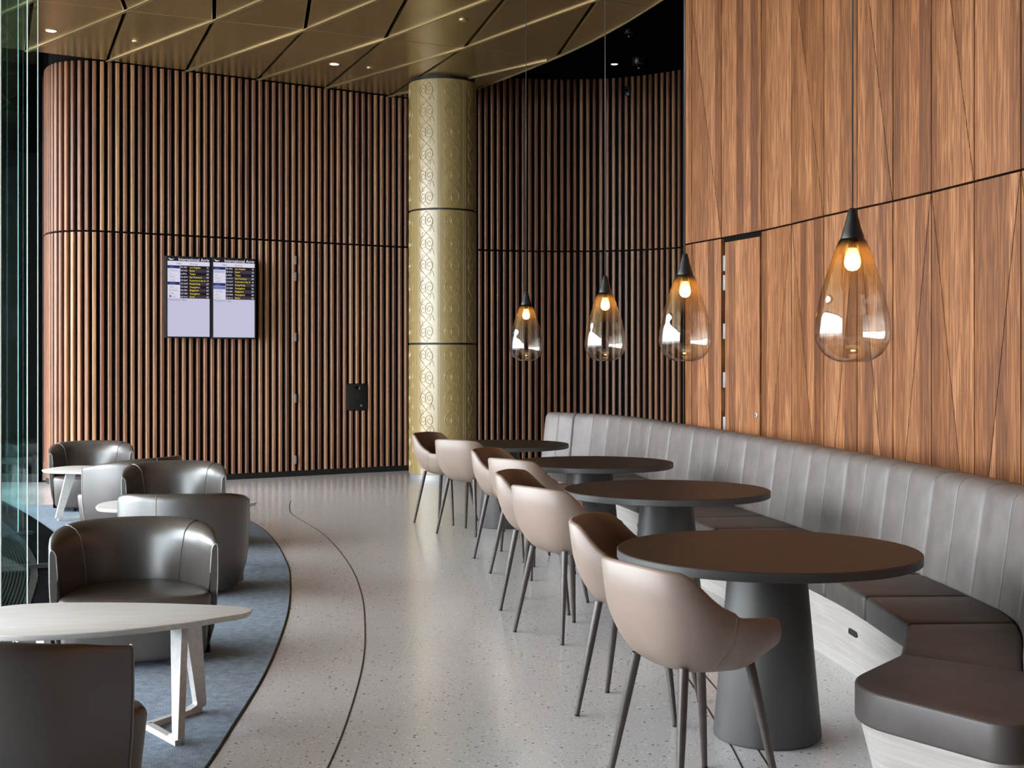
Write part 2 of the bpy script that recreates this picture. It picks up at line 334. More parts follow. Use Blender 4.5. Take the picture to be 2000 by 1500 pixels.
for i in range(nsl):
    d = .06+i*pitch; p = WP.at(d); t = WP.tan(d); ang = math.atan2(t.y, t.x); nn = Vector((t.y, -t.x)).normalized()
    px = 1000+FPX*p.x/p.y
    for me, z in ((me_lo, .075), (me_hi if px < 905 else me_hi2, JOINT+.012)):
        q = p-nn*.046
        if me is me_lo and abs(d-d_panel) < .12:       # slats stop above and below the access panel
            for za, zb in ((.075, P(698, 802, p.y).z), (P(698, 749, p.y).z, JOINT-.012)):
                mm = slat_mesh(zb-za); s = mk('slat', mm, M['slat'], wb); s.location = (q.x, q.y, za); s.rotation_euler = (0, 0, ang)
            continue
        s = mk('slat', me, None, wb); s.location = (q.x, q.y, z); s.rotation_euler = (0, 0, ang)
def wall_frame(px, off=0):
    d = WP.find_px(px); p = WP.at(d); t = WP.tan(d); nn = Vector((t.y, -t.x)).normalized()
    return p+nn*off, math.atan2(t.y, t.x), nn
bb = mk('baseboard_back', wall_strip(WP, .02, .034, 0, .073), M['black']); tag(bb, kind='structure')
# hinges of the door hidden in the slats
for py in (508, 540, 658, 778, 898):
    p, a, nn = wall_frame(576, .004)
    hz = P(576, py, p.y).z
    h = mk('hinge', box_me(.028, .02, .11, bev=.003), M['steel'], wb); h.location = (p.x, p.y, hz); h.rotation_euler = (0, 0, a)
# dark glass partition at the far left and closing walls
o = mk('wall_left', join_me([prism_me([(-9.4, 16.35), (-5.785, 16.05), (-5.84, 16.25), (-9.4, 16.5)], 0, 5.45)]), M['darkglass']); tag(o, kind='structure')
for a, b in (((-9.4, 16.32), (-5.83, 16.025)),):
    tr = mk('trim_1', bar_me((a[0], a[1], .05), (b[0], b[1], .05), .10, .10, .05, (0, 0, 1)), M['black']); tag(tr, kind='structure')
o = mk('wall_far', prism_me([(-9.5, 19.3), (5.2, 19.3), (5.2, 19.5), (-9.5, 19.5)], 0, 5.45), M['backing']); tag(o, kind='structure')
# ------------------------------------------------------------------ wall_right : plank wall
HJ = 2.537
raw = [(1338, 478), (1351, 475.3), (1409, 465), (1487, 451), (1546, 437.7), (1609, 422.5), (1674, 408), (1744, 393), (1819, 375.5), (1903, 354.5), (1994, 332), (2094, 307)]
pts = []
for px, y in raw:
    z = FPX*(HJ-EYE)/(HOR-y); pts.append(Vector(((px-1000)*z/FPX, z)))
for i in range(9):
    pts.append(pts[-1]+Vector((.055 if i < 3 else .0, -.52)))
back = []
for i, p in enumerate(pts):
    t = (pts[min(i+1, len(pts)-1)]-pts[max(i-1, 0)]).normalized(); nn = Vector((-t.y, t.x))   # away from the room
    back.append(p+nn*1)
nout = [(b-p) for b, p in zip(back, pts)]
rows = [[(p.x+n.x*.035, p.y+n.y*.035, 0), (p.x+n.x*.035, p.y+n.y*.035, 5.45), (p.x+n.x*.18, p.y+n.y*.18, 5.45), (p.x+n.x*.18, p.y+n.y*.18, 0)] for p, n in zip(pts, nout)]
wr = mk('wall_right', grid_me(rows, True, True), M['backing']); tag(wr, kind='structure')
tr = mk('trim_2', box_me(.012, .2, 5.45, (0, 0, 2.725)), M['black']); tr.location = (pts[0].x-.005+nout[0].x*.09, pts[0].y+nout[0].y*.09, 0); tr.rotation_euler = (0, 0, math.atan2(nout[0].y, nout[0].x)-PI/2); tag(tr, kind='structure')
def clip(poly, a, b, gap):
    """keep what lies left of a->b, pulled back by gap"""
    d = (b-a).normalized(); nn = Vector((-d.y, d.x)); out = []
    f = [(p-a).dot(nn)-gap for p in poly]
    for i in range(len(poly)):
        j = (i+1) % len(poly)
        if f[i] >= 0: out.append(poly[i])
        if (f[i] >= 0) != (f[j] >= 0): out.append(poly[i].lerp(poly[j], f[i]/(f[i]-f[j])))
    return out
def plank(p0, p1, n, uoff, poly, parent, name='plank', proud=0):
    if len(poly) < 3: return
    L_ = (p1-p0).length; d = (p1-p0)/L_; nn = Vector((-d.y, d.x))
    if nn.dot(n) < 0: nn = -nn
    vs_ = []
    for k in (-proud, .034):
        for q in poly:
            w_ = p0+d*q.x+nn*k; vs_.append((w_.x, w_.y, q.y))
    m_ = len(poly)
    me = pyd(vs_, [tuple(range(m_)), tuple(range(m_, 2*m_))[::-1]]+[(i, m_+i, m_+(i+1) % m_, (i+1) % m_) for i in range(m_)])
    uvl = me.uv_layers.new(name='UVMap')
    for lp in me.loops:
        q = poly[lp.vertex_index % m_]; uvl.data[lp.index].uv = (uoff+q.x, q.y)
    bm = bmesh.new(); bm.from_mesh(me); bmesh.ops.recalc_face_normals(bm, faces=bm.faces); bm.to_mesh(me); bm.free()
    return mk(name, me, M['plank'], parent)
G = .0055
uo = 0
door = None
for i in range(len(pts)-1):
    p0, p1 = pts[i], pts[i+1]; Lp = (p1-p0).length
    r = [Vector((G, HJ+.007)), Vector((Lp-G, HJ+.007)), Vector((Lp-G, 5.44)), Vector((G, 5.44))]
    # upper row: every second board is cut by a slanting joint down to its lower right corner
    if i in (1, 4, 6, 8, 10, 12):
        a, b = Vector((G, 4.62)), Vector((Lp-G, HJ+.007))
        plank(p0, p1, nout[i], uo, clip(r, a, b, .0035), wr); plank(p0, p1, nout[i], uo, clip(r, b, a, .0035), wr)
    else: plank(p0, p1, nout[i], uo, r, wr)
    r = [Vector((G, .06)), Vector((Lp-G, .06)), Vector((Lp-G, HJ-.007)), Vector((G, HJ-.007))]
    if i == 2:
        r = [Vector((.085, .06)), Vector((Lp-.006, .06)), Vector((Lp-.006, HJ-.045)), Vector((.085, HJ-.045))]
        door = plank(p0, p1, nout[i], uo, r, None, 'door_1', .012); tag(door, kind='structure')
        t = (p1-p0).normalized()
        for py in (514, 552, 647, 742, 829):
            q = p0+t*.066; hz = P(1416, py, q.y).z
            h = mk('hinge', box_me(.05, .02, .13, bev=.003), M['steel'], door); h.location = (q.x-nout[i].x*.0, q.y, hz); h.rotation_euler = (0, 0, math.atan2(t.y, t.x))
        q = p0+t*(Lp-.05); k_ = mk('lock', lathe_me([(.022, 0), (.022, .008), (.012, .010), (.012, .004), (.0005, .004)], 20, False), M['steel'], door)
        k_.location = (q.x-nout[i].x*.012, q.y-nout[i].y*.012, P(1482, 811, q.y).z); k_.rotation_euler = Vector((-nout[i].x, -nout[i].y, 0)).to_track_quat('Z', 'Y').to_euler()
    else:
        bl, br, tl, tr_ = Vector((G, .06)), Vector((Lp-G, .06)), Vector((G, HJ-.007)), Vector((Lp-G, HJ-.007))
        if i in (1, 4, 6, 8, 10, 12): a, b = tl, br
        elif i in (3, 5, 7, 9, 11, 13): a, b = tr_, bl
        else: a = None
        if a:
            plank(p0, p1, nout[i], uo, clip(r, a, b, .0035), wr); plank(p0, p1, nout[i], uo, clip(r, b, a, .0035), wr)
        else: plank(p0, p1, nout[i], uo, r, wr)
    uo += Lp
# rest of the shell, behind the camera and to the right
e = pts[-1]
o = mk('wall_side', prism_me([(e.x+.2, e.y), (5.2, e.y), (5.2, e.y+.2), (e.x+.2, e.y+.2)], 0, 5.45), M['plaster']); tag(o, kind='structure')
# ------------------------------------------------------------------ facade (left, behind) with its fins and floor grilles
FP = Path([(-2.45, -6), (-2.42, -2), (-2.40, 2), (-2.36, 4.6), (-2.40, 6.1), (-2.83, 7.6), (-3.41, 9.36), (-4.06, 10.8), (-4.86, 12.3), (-5.75, 13.8), (-6.3, 14.6)])
def fo(y, off):
    d = FP.find_y(y); p = FP.at(d); t = FP.tan(d); nn = Vector((-t.y, t.x)); return p+nn*off
ys = [1.3, 3.7, 6.1, 7.6, 9.36, 11.1, 12.8, 14.5]
for k in range(len(ys)-1):
    a, b = fo(ys[k], .46), fo(ys[k+1], .46)
    t = (b-a).normalized(); nn = Vector((t.y, -t.x))
    wn = mk('window_%d' % (k+1), join_me([bar_me((a.x, a.y, z), (b.x, b.y, z), .07, .07, .06, (0, 0, 1)) for z in (.035, 5.0)]+[bar_me((a.x, a.y, 0), (a.x, a.y, 5.03), .05, .05, .05, (nn.x, nn.y, 0))]), M['frame']); tag(wn, kind='structure')
    mk('glass', bar_me((a.x, a.y, 2.52), (b.x, b.y, 2.52), 4.9, 4.9, .012, (0, 0, 1)), M['pane'], wn)
pa_ = fo(1.25, .36); o = mk('wall_daylight_block', prism_me([(pa_.x-.2, -6.2), (pa_.x, -6.2), (pa_.x, 1.25), (pa_.x-.2, 1.25)], 0, 5.45), M['plaster']); tag(o, kind='structure')  # unseen; solid instead of glazed, to block daylight from behind the camera
o = mk('wall_front', prism_me([(-2.9, -6.2), (5.2, -6.2), (5.2, -6.05), (-2.9, -6.05)], 0, 5.45), M['plaster']); tag(o, kind='structure')
# bulkhead above the facade, closing ceiling void
o = mk('trim_3', grid_me([[(q.x-.05, q.y, 5.03), (q.x-.05, q.y, 5.45), (q.x-.2, q.y, 5.45), (q.x-.2, q.y, 5.03)] for q in [fo(y, .46) for y in ys]], True, True), M['black']); tag(o, kind='structure')
o = mk('wall_service', prism_me([(5.0, -6.05), (5.2, -6.05), (5.2, e.y), (5.0, e.y)], 0, 5.45), M['plaster']); tag(o, kind='structure')
o = mk('wall_void', prism_me([(5.0, e.y+.2), (5.2, e.y+.2), (5.2, 19.3), (5.0, 19.3)], 0, 5.45), M['backing']); tag(o, kind='structure')
cpy = [-5.9, -1.1, 1.3, 3.7, 6.1, 7.6, 9.36, 11.1, 12.8, 14.5]
cin = [fo(y, .5) for y in cpy]
o = mk('sky_block_canopy', prism_me([(p.x, p.y) for p in cin]+[(p.x-4.5, p.y+1.5) for p in reversed(cin)], 5.05, 5.3), M['gold']); tag(o, kind='structure')  # unseen overhang added outside the glazing to cut high-angle sky light
o = mk('wall_end', prism_me([(-9.4, 14.6), (-6.5, 14.75), (-6.5, 14.9), (-9.4, 14.8)], 0, 5.45), M['black']); tag(o, kind='structure')
fin_y = [6.1, 7.6, 9.36, 11.1, 12.8]
for k, y in enumerate(fin_y):
    d = FP.find_y(y); p = FP.at(d); t = FP.tan(d); nn = Vector((-t.y, t.x)); q = p+nn*.42
    f = mk('glass_fin', bar_me((p.x, p.y, 2.53), (q.x, q.y, 2.53), 4.98, 4.98, .020, (0, 0, 1)), M['fin'])
    tag(f, ['tall glass fin at the left picture edge, nearest of the row', 'tall glass fin whose bright edge drops behind the near white table', 'tall glass fin with bright edge ending at the black floor grille', 'tall glass fin seen through nearer fins beside the far tub chairs', 'farthest tall glass fin by the dark end wall'][k], 'glass fin', 'glass fins along the facade')
    mk('fin_edge', bar_me((p.x-nn.x*.003, p.y-nn.y*.003, .04), (p.x-nn.x*.003, p.y-nn.y*.003, 5.02), .006, .006, .021, (nn.x, nn.y, 0)), M['finedge'], f, False)
    mk('shoe', bar_me((p.x-nn.x*.12, p.y-nn.y*.12, .02), (q.x, q.y, .02), .04, .04, .05, (0, 0, 1)), M['black'], f)
for k in range(len(fin_y)-1):
    y0, y1 = fin_y[k]+.05, fin_y[k+1]-.05
    g0 = empty('floor_grille', (fo((y0+y1)/2, .2).x, (y0+y1)/2, 0))
    tag(g0, ['black slatted floor grille between the two nearest glass fins', 'black slatted floor grille beside the near white table', 'black slatted floor grille ending at the carpet edge, farther bay', 'farthest black floor grille under the dark glass'][k], 'floor grille', 'floor grilles at the foot of the facade')
    inv = Matrix.Translation(-g0.location)
    def strip(o0, o1, z0, z1):
        n = 6; rows = []
        for j in range(n+1):
            y = y0+(y1-y0)*j/n; a, b = fo(y, o0), fo(y, o1); rows.append([(a.x, a.y, z0), (a.x, a.y, z1), (b.x, b.y, z1), (b.x, b.y, z0)])
        me = grid_me(rows, True, True); me.transform(inv); return me
    mk('pan', strip(.0, .40, .001, .004), M['black'], g0)
    for j in range(15): mk('bar', strip(.055+j*.022, .055+j*.022+.009, .004, .016), M['grille'], g0)
    mk('frame', join_me([strip(.0, .045, .004, .018), strip(.385, .42, .004, .018)]), M['grille'], g0)
# dark border between grille and carpet
rows = []
for j in range(30):
    y = 4.0+(14.0-4.0)*j/29; a, b = fo(y, -.005), fo(y, -.30); rows.append([(a.x, a.y, .001), (a.x, a.y, .012), (b.x, b.y, .012), (b.x, b.y, .001)])
o = mk('trim_5', grid_me(rows, True, True), M['soffit']); tag(o, kind='structure')
# ------------------------------------------------------------------ gold ceiling of folded triangular panels
V2 = lambda x, y: Vector((x, y))
K = [V2(-4.73, 12.85), V2(-3.92, 13.23), V2(-3.11, 13.61), V2(-2.22, 13.99), V2(-1.40, 14.4), V2(-.535, 14.8), V2(.518, 15.33), V2(1.35, 15.75)]
W = [V2(-5.58, 14.97), V2(-4.81, 15.48), V2(-4.0, 16.0), V2(-3.22, 16.5), V2(-2.43, 17.0), V2(-1.65, 17.53), V2(-.72, 17.95), V2(.1, 18.4)]
U = [V2(-4.4, 11.1), V2(-3.58, 11.5), V2(-2.71, 11.87), V2(-1.84, 12.08), V2(-.91, 12.28), V2(0, 12.5), V2(.836, 12.82), V2(1.68, 13.2)]
def more(row, n0, n1):
    a = row[1]-row[0]; b = row[-1]-row[-2]
    return [row[0]-a*(n0-i) for i in range(n0)]+row+[row[-1]+b*(i+1) for i in range(n1)]
rowsC = [more(W, 4, 1), more(K, 4, 1), more(U, 4, 1)]
while rowsC[-1][0].y > -1.5:      # the same pattern goes on towards and over the camera
    v = V2(-.36, -1.7) if len(rowsC) % 2 else V2(.7, -2.0)
    rowsC.append([p+v+V2(.0, 0) for p in rowsC[-1]])
rowsC = rowsC[:8]
EDGE = [V2(2.9, 5.0), V2(2.55, 8.2), V2(2.02, 10.9), V2(1.46, 12.84), V2(1.01, 14.15), V2(.51, 15.27), V2(-.454, 17.0), V2(-1.6, 18.6)]
WE = [WP.at(WP.find_px(px))+V2(.0, -.06) for px in (212, 300, 420, 560, 700, 790)]
H_G = 5.05
def gold_panel(tri, shrink):
    c = (tri[0]+tri[1]+tri[2])/3
    if c.y < 1: return
    poly = list(tri)
    if (poly[1]-poly[0]).cross(poly[2]-poly[0]) < 0: poly.reverse()
    base = poly
    for i in range(3):
        p, q = base[i], base[(i+1) % 3]
        fold = any((p is r_[k] and q is r_[k+1]) or (q is r_[k] and p is r_[k+1]) for r_ in rowsC for k in range(len(r_)-1))
        poly = clip(poly, p, q, .003 if fold else shrink) if poly else poly
    for a, b in zip(EDGE, EDGE[1:]): poly = clip(poly, a, b, .0) if len(poly) > 2 else []
    for a, b in ((WE[0], WE[-1]),): poly = clip(poly, b, a, 0.0) if len(poly) > 2 else []
    for k in range(len(ys)-1):
        poly = clip(poly, fo(ys[k+1], .40), fo(ys[k], .40), 0) if len(poly) > 2 and c.y < 15 and abs((ys[k]+ys[k+1])/2-c.y) < 2.4 else poly
    if len(poly) < 3: return
    area = abs(sum(poly[i].cross(poly[(i+1) % len(poly)]) for i in range(len(poly))))/2
    if area < .012: return
    n = len(poly)
    # folded rim: the sheet turns up round its edge
    cc = sum(poly, V2(0, 0))/n
    vs_ = [(p.x, p.y, H_G) for p in poly]+[(p.x, p.y, H_G+.05) for p in poly]
    me = fixn(pyd(vs_, [tuple(range(n)), tuple(range(n, 2*n))[::-1]]+[(i, (i+1) % n, n+(i+1) % n, n+i) for i in range(n)]))
    bm = bmesh.new(); bm.from_mesh(me)
    es = [e for e in bm.edges if all(abs(v.co.z-H_G) < 1e-4 for v in e.verts)]
    bmesh.ops.bevel(bm, geom=es, offset=.006, segments=1, affect='EDGES', clamp_overlap=True); bm.to_mesh(me); bm.free()
    mk('ceiling_panel', me, M['gold'], ceil)
def rib(a, b):
    """bright double-lipped joint between two panels"""
    d = (b-a).normalized(); s = V2(-d.y, d.x)
    m = (a+b)/2
    for u, v in zip(EDGE, EDGE[1:]):
        e_ = (v-u).normalized(); nn = V2(-e_.y, e_.x)
        fa, fb = (a-u).dot(nn), (b-u).dot(nn)
        if fa < 0 and fb < 0: return
        if fa < 0: a = a.lerp(b, fa/(fa-fb))
        elif fb < 0: b = b.lerp(a, fb/(fb-fa))
    if (b-a).length < .1 or m.y < 1: return
    ms = [bar_me((a.x+s.x*k, a.y+s.y*k, H_G-.004), (b.x+s.x*k, b.y+s.y*k, H_G-.004), .010, .010, .014, (s.x, s.y, 0)) for k in (-.014, .014)]
    mk('joint_trim', join_me(ms), M['goldtrim'], ceil)
for r in range(len(rowsC)-1):
    A, B = rowsC[r], rowsC[r+1]      # A is farther, B nearer
    n = min(len(A), len(B))
    if r == 0:
        for i in range(n-1):
            gold_panel((B[i], B[i+1], A[i]), .019); gold_panel((B[i+1], A[i], A[i+1]), .019); rib(B[i+1], A[i])
    else:
        for i in range(n-1):
            gold_panel((A[i], A[i+1], B[i+1]), .019); gold_panel((A[i], B[i], B[i+1]), .019); rib(A[i], B[i+1])
# thin gold lip and black fascia along the curved slot
EP = Path([(p.x, p.y) for p in EDGE])
o = mk('trim_6', wall_strip(EP, -.002, -.012, 5.035, 5.10, .15), M['goldtrim']); tag(o, kind='structure')
o = mk('trim_7', wall_strip(EP, .01, .02, 5.06, 5.45, .15), M['soffit']); tag(o, kind='structure')
# ------------------------------------------------------------------ ceiling fittings
def downlight(px, py, H, label, r=.055, on=True):
    z = FPX*(H-EYE)/(HOR-py); x = (px-1000)*z/FPX
    t = empty('downlight', (x, z, H)); tag(t, label, 'downlight', 'recessed ceiling lights')
    mk('trim_ring', lathe_me([(r+.014, .002), (r+.012, -.006), (r, -.006), (r-.006, .002)], 28, False), M['goldtrim'] if H < 5.2 else M['grille'], t, True)
    mk('lens', lathe_me([(r, -.003), (.0005, -.003)], 28, False), M['lamp'] if on else M['steel'], t)
    if on: spot((x, z, H-.02), (x, z, 0), 25, 90, (1, .9, .75))
downlight(100, 60, 5.05, 'lit round downlight in the gold ceiling above the curved wall end')
downlight(653, 125, 5.05, 'lit round downlight in the gold ceiling left of the gold column')
downlight(1200, 125, 5.45, 'small round downlight in the black ceiling slot', .045)
for (px, py, lab) in ((266, 80, 'small round sprinkler disc in the gold ceiling near the left downlight'), (723, 132, 'small round sprinkler disc in the gold ceiling beside the downlight by the column'), (905, 38, 'small round sprinkler disc in the gold ceiling in front of the column')):
    z = FPX*(H_G-EYE)/(HOR-py); t = empty('sprinkler', ((px-1000)*z/FPX, z, H_G)); tag(t, lab, 'sprinkler', 'sprinkler discs in the gold ceiling')
    mk('plate', lathe_me([(.045, .002), (.045, -.012), (.036, -.018), (.0005, -.018)], 24, False), M['goldtrim'], t, True)
    mk('rim', lathe_me([(.05, .002), (.05, -.004), (.044, -.004)], 24, False), M['gold'], t, True)
for (px, py, lab) in ((1247, 112, 'black dome security camera under the black ceiling slot'), (1228, 55, 'small black ceiling fitting nearest in the black slot')):
    z = FPX*(5.45-EYE)/(HOR-py); s = 1 if px == 1247 else .7
    t = empty('security_camera' if s == 1 else 'ceiling_sensor', ((px-1000)*z/FPX, z, 5.45)); tag(t, lab, 'camera' if s == 1 else 'sensor')
    mk('housing', lathe_me([(.075*s, .0), (.075*s, -.09*s), (.06*s, -.10*s), (.0005, -.10*s)], 24, False), M['cap'], t, True)
    mk('dome', lathe_me([(.055*s*math.cos(a), -.10*s-.055*s*math.sin(a)) for a in (0, .3, .6, .9, 1.2, 1.5)], 24, False), M['darkglass'], t, True)
    mk('lens', lathe_me([(.016*s, .0), (.012*s, -.01), (.0005, -.012)], 14, False), M['steel'], t, True).location = (0, -.035*s, -.145*s)
p, a, nn = wall_frame(1227, .03)
t = empty('wall_sensor', (p.x, p.y, P(1227, 178, p.y).z), a); tag(t, 'small black sensor box high on the slats under the black ceiling', 'sensor')
mk('case', box_me(.07, .06, .13, bev=.008), M['cap'], t); mk('eye', lathe_me([(.02, 0), (.018, .012), (.0005, .018)], 16, False), M['darkglass'], t, True).matrix_local = Matrix.Translation((0, -.03, 0)) @ Matrix.Rotation(PI/2, 4, 'X')
# ------------------------------------------------------------------ embossed gold column
cx, cy, cr = -.885, 16.63, .43
colm = mk('round_column', lathe_me([(cr-.02, .0), (cr-.02, 5.05)], 48), M['black']); colm.location = (cx, cy, 0); tag(colm, 'round gold column with embossed vine pattern', None, None, 'structure')
for z0, z1 in ((.07, 1.695), (1.715, 3.375), (3.395, 5.01)):
    dr = mk('cladding_drum', lathe_me([(cr-.006, z0), (cr, z0+.004)]+[(cr, z0+.004+(z1-z0-.008)*k/6) for k in range(1, 7)]+[(cr-.006, z1)], 96, False), M['column'], colm); smooth_by(dr.data, 25)
    # raised vine scrolls: border lines, two crossing stems and spirals in every turn of the stem
    nb_, wav = 8, (z1-z0)/3; bw = 2*PI/nb_; ms = []
    def on(a, z, r=cr+.0005): return (r*math.cos(a), r*math.sin(a), z)
    def wire(pts_): ms.append(tube_me(pts_, .0034, 4))
    for bnd in range(nb_):
        a0 = bnd*bw-.05
        for k in (-.03, .03): wire([on(a0+k, z0+.01+(z1-z0-.02)*q/2) for q in range(3)])
        for sg in (-1, 1):
            wire([on(a0+bw/2+sg*bw*.27*math.sin(2*PI*(z0+(z1-z0)*q/48-z0)/wav), z0+.015+(z1-z0-.03)*q/48) for q in range(49)])
            for h in range(6):
                zc = z0+wav*(h+.5)/2; ac = a0+bw/2+sg*bw*.17*(1 if h % 2 == 0 else -1)*.75
                wire([on(ac+(.012+.075*q/18)/cr*math.cos(q*.62*sg)*.8, zc+(.012+.075*q/18)*math.sin(q*.62*sg)) for q in range(19)])
                zc2 = z0+wav*h/2
                if h: wire([on(a0+bw/2+sg*(.05+.055*q/10)/cr, zc2+.07*math.sin(q/10*PI)*sg) for q in range(11)])
    rl = mk('vine_relief', join_me(ms), M['column'], dr); smooth_by(rl.data, 60)
mk('base_ring', lathe_me([(cr-.015, 0), (cr-.01, .068)], 64, False), M['steel'], colm, True)
# ------------------------------------------------------------------ floor inlay lines and carpet
def inlay(name, pts_, w_=.007):
    pth = Path(pts_); n = int(pth.L/.12); rows = []
    for i in range(n+1):
        d = pth.L*i/n; p = pth.at(d); t = pth.tan(d); s = Vector((-t.y, t.x))*w_/2
        rows.append([(p.x+s.x, p.y+s.y, -.002), (p.x+s.x, p.y+s.y, .0012), (p.x-s.x, p.y-s.y, .0012), (p.x-s.x, p.y-s.y, -.002)])
    o = mk(name, grid_me(rows, True, True), M['black']); tag(o, kind='structure')
inlay('trim_8', [(-2.36, 13.9), (-2.28, 13.35), (-2.12, 12.63), (-1.62, 11.22), (-1.21, 9.64), (-.968, 8.38), (-.822, 7.29), (-.736, 6.415), (-.69, 5.495), (-.68, 4.81), (-.70, 3.8), (-.76, 2.5)])
inlay('trim_9', [(.80, 2.5), (.85, 4.81), (.853, 5.07), (.846, 5.46), (.842, 5.73), (.81, 6.6), (.70, 8.0), (.5, 9.4), (.15, 11)], .006)
inlay('trim_10', [(.95, 4.6), (.95, 5.0), (.945, 5.6), (.935, 5.95), (.92, 6.21), (.90, 6.6)], .006)
cb = [(-1.16, 3.0), (-1.135, 4.0), (-1.133, 4.81), (-1.15, 5.34), (-1.194, 6.33), (-1.33, 7.70), (-1.525, 8.92), (-1.67, 9.64), (-2.02, 10.97), (-2.47, 12.22), (-2.95, 13.0), (-3.6, 13.45)]
cp = catmull([Vector(p) for p in cb], 6)
cp += [Vector((-4.6, 13.5)), Vector((-5.25, 13.4))]
left = []
for j in range(24):
    y = 13.1-(13.1-3.0)*j/23; left.append(fo(y, -.305))
poly = [(p.x, p.y) for p in cp+left]
o = mk('carpet', prism_me(poly, -.005, .006), M['carpet']); tag(o, 'blue grey curved carpet under the leather tub chairs', 'carpet')
inlay('trim_11', [(p.x+.008, p.y) for p in cp[:-2:3]], .010)
# ------------------------------------------------------------------ banquette
SP = Path([(.30, 13.75), (.80, 13.15), (1.08, 12.3), (1.27, 11.3), (1.52, 10.0), (1.71, 8.91), (1.84, 8.1), (1.97, 7.0), (2.05, 5.9), (2.03, 5.24), (1.73, 4.41)], 14)
def inn(d):
    t = SP.tan(d); return Vector((t.y, -t.x)).normalized()    # towards the tables
def depth(y): return .57+(.48-.57)*smoothstep(8.6, 6.0, y)
dn = SP.find_y(5.24)
bounds = [SP.L, dn]
while bounds[-1]-.6 > .25: bounds.append(bounds[-1]-.6)
bounds.append(0); bounds = bounds[::-1]
def FR(d):
    p = SP.at(d)
    if d > dn-.001: 
        t = (d-dn)/(SP.L-dn); return Vector((1.585, 5.22)).lerp(Vector((1.394, 4.685)), t)
    return p+inn(d)*depth(p.y)*(1)
def FRs(d):  # blend into the near wedge
    if d > dn-.6 and d <= dn:
        t = (d-(dn-.6))/.6; p = SP.at(dn-.6); a = p+inn(dn-.6)*depth(p.y); return a.lerp(Vector((1.585, 5.22)), t)
    return FR(d)
bq = empty('banquette', (1.6, 8, 0)); tag(bq, 'long curved banquette in grey leather on a pale wood base', 'banquette')
binv = Matrix.Translation((-1.6, -8, 0))
def bpart(name, me, mat, smooth=False):
    me.transform(binv); return mk(name, me, mat, bq, smooth)
cush_me = []
for d0, d1 in zip(bounds, bounds[1:]):
    n = 5; g = .004/(d1-d0)
    ds = [d0+(d1-d0)*(g+(1-2*g)*k/n) for k in range(n+1)]
    S_ = [SP.at(d) for d in ds]; F_ = [FRs(d) for d in ds]
    poly = [(p.x, p.y) for p in S_]+[(p.x, p.y) for p in reversed(F_)]
    bpart('seat_cushion', prism_me(poly, .332, .45, .022, 3), M['seatnubuck'])
# near rounded end cushion
def rounded(poly, radii, seg=7):
    out = []; n = len(poly)
    for i in range(n):
        p = Vector(poly[i]); a = Vector(poly[i-1]); b = Vector(poly[(i+1) % n]); r = radii[i]
        u = (a-p).normalized(); v = (b-p).normalized(); ang = u.angle(v); tl = min(r/math.tan(ang/2), (a-p).length*.49, (b-p).length*.49); r = tl*math.tan(ang/2)
        c = p+(u+v).normalized()*(r/math.sin(ang/2)); s = p+u*tl-c; e_ = p+v*tl-c
        tot = s.angle_signed(e_) if s.length > 1e-6 and e_.length > 1e-6 else 0
        for k in range(seg+1):
            th = -tot*k/seg; q = Vector((s.x*math.cos(th)-s.y*math.sin(th), s.x*math.sin(th)+s.y*math.cos(th)))
            out.append((c.x+q.x, c.y+q.y))
    return out
endq = [(1.40, 4.68), (1.06, 4.24), (1.43, 3.73), (1.83, 3.98), (1.745, 4.41)]
endp = rounded(endq, [.01, .25, .09, .1, .01], 10)
bpart('seat_cushion', prism_me(endp, .332, .45, .022, 3), M['seatnubuck'])
# backrest: vertical channels, two to a module
prof = [(.0, .452), (.02, .60), (.045, .78), (.058, .88), (.066, .915), (.085, .938), (.12, .950), (.20, .950), (.245, .945), (.27, .925), (.28, .89), (.28, .30), (.02, .30)]
for bi, (d0, d1) in enumerate(zip(bounds, bounds[1:])):
    nh = 2 if d1-d0 > .3 else 1
    for h in range(nh):
        a, b = d0+(d1-d0)*h/nh, d0+(d1-d0)*(h+1)/nh
        n = 8; rows = []
        for k in range(n+1):
            u = k/n; u2 = (0, .012, .035, .08, .5, .92, .965, .988, 1)[k]; d = a+(b-a)*(.006+.988*u2); p = SP.at(d); iv = inn(d)
            s = abs(2*u2-1)
            left_strong = (u2 < .5 and h == 0) or (u2 >= .5 and h == nh-1)
            pu = (.018 if left_strong else .004)*s**14
            row = []
            for j, (o_, z) in enumerate(prof):
                oo = o_+pu if j < 8 else o_; zz = z-(pu*.7 if 4 <= j <= 9 else 0)
                q = p-iv*oo; row.append((q.x, q.y, zz))
            rows.append(row)
        me = grid_me(rows, True, True); smooth_by(me, 50)
        bpart('backrest_channel', me, M['nubuck'])
# base
rows = []; nb = 60
for k in range(nb+1):
    d = SP.L*k/nb; f = FRs(d); s = SP.at(d); iv = (f-s).normalized()
    t_, b_ = f-iv*.02, f-iv*.085; bk = s-iv*.26
    m_ = f-iv*.068
    rows.append([(t_.x, t_.y, .33), (m_.x, m_.y, .075), (m_.x-iv.x*.008, m_.y-iv.y*.008, .068), (b_.x, b_.y, .0), (bk.x, bk.y, 0), (bk.x, bk.y, .33)])
bpart('base', grid_me(rows, True, True), M['pale'])
def inset(poly, k):
    c = Vector((sum(p[0] for p in poly)/len(poly), sum(p[1] for p in poly)/len(poly)))
    return [((p[0]-c.x)*k+c.x, (p[1]-c.y)*k+c.y) for p in poly]
bpart('end_base', prism_me(inset(endp, .74), 0, .33, 0, 1, inset(endp, .96)), M['pale'])
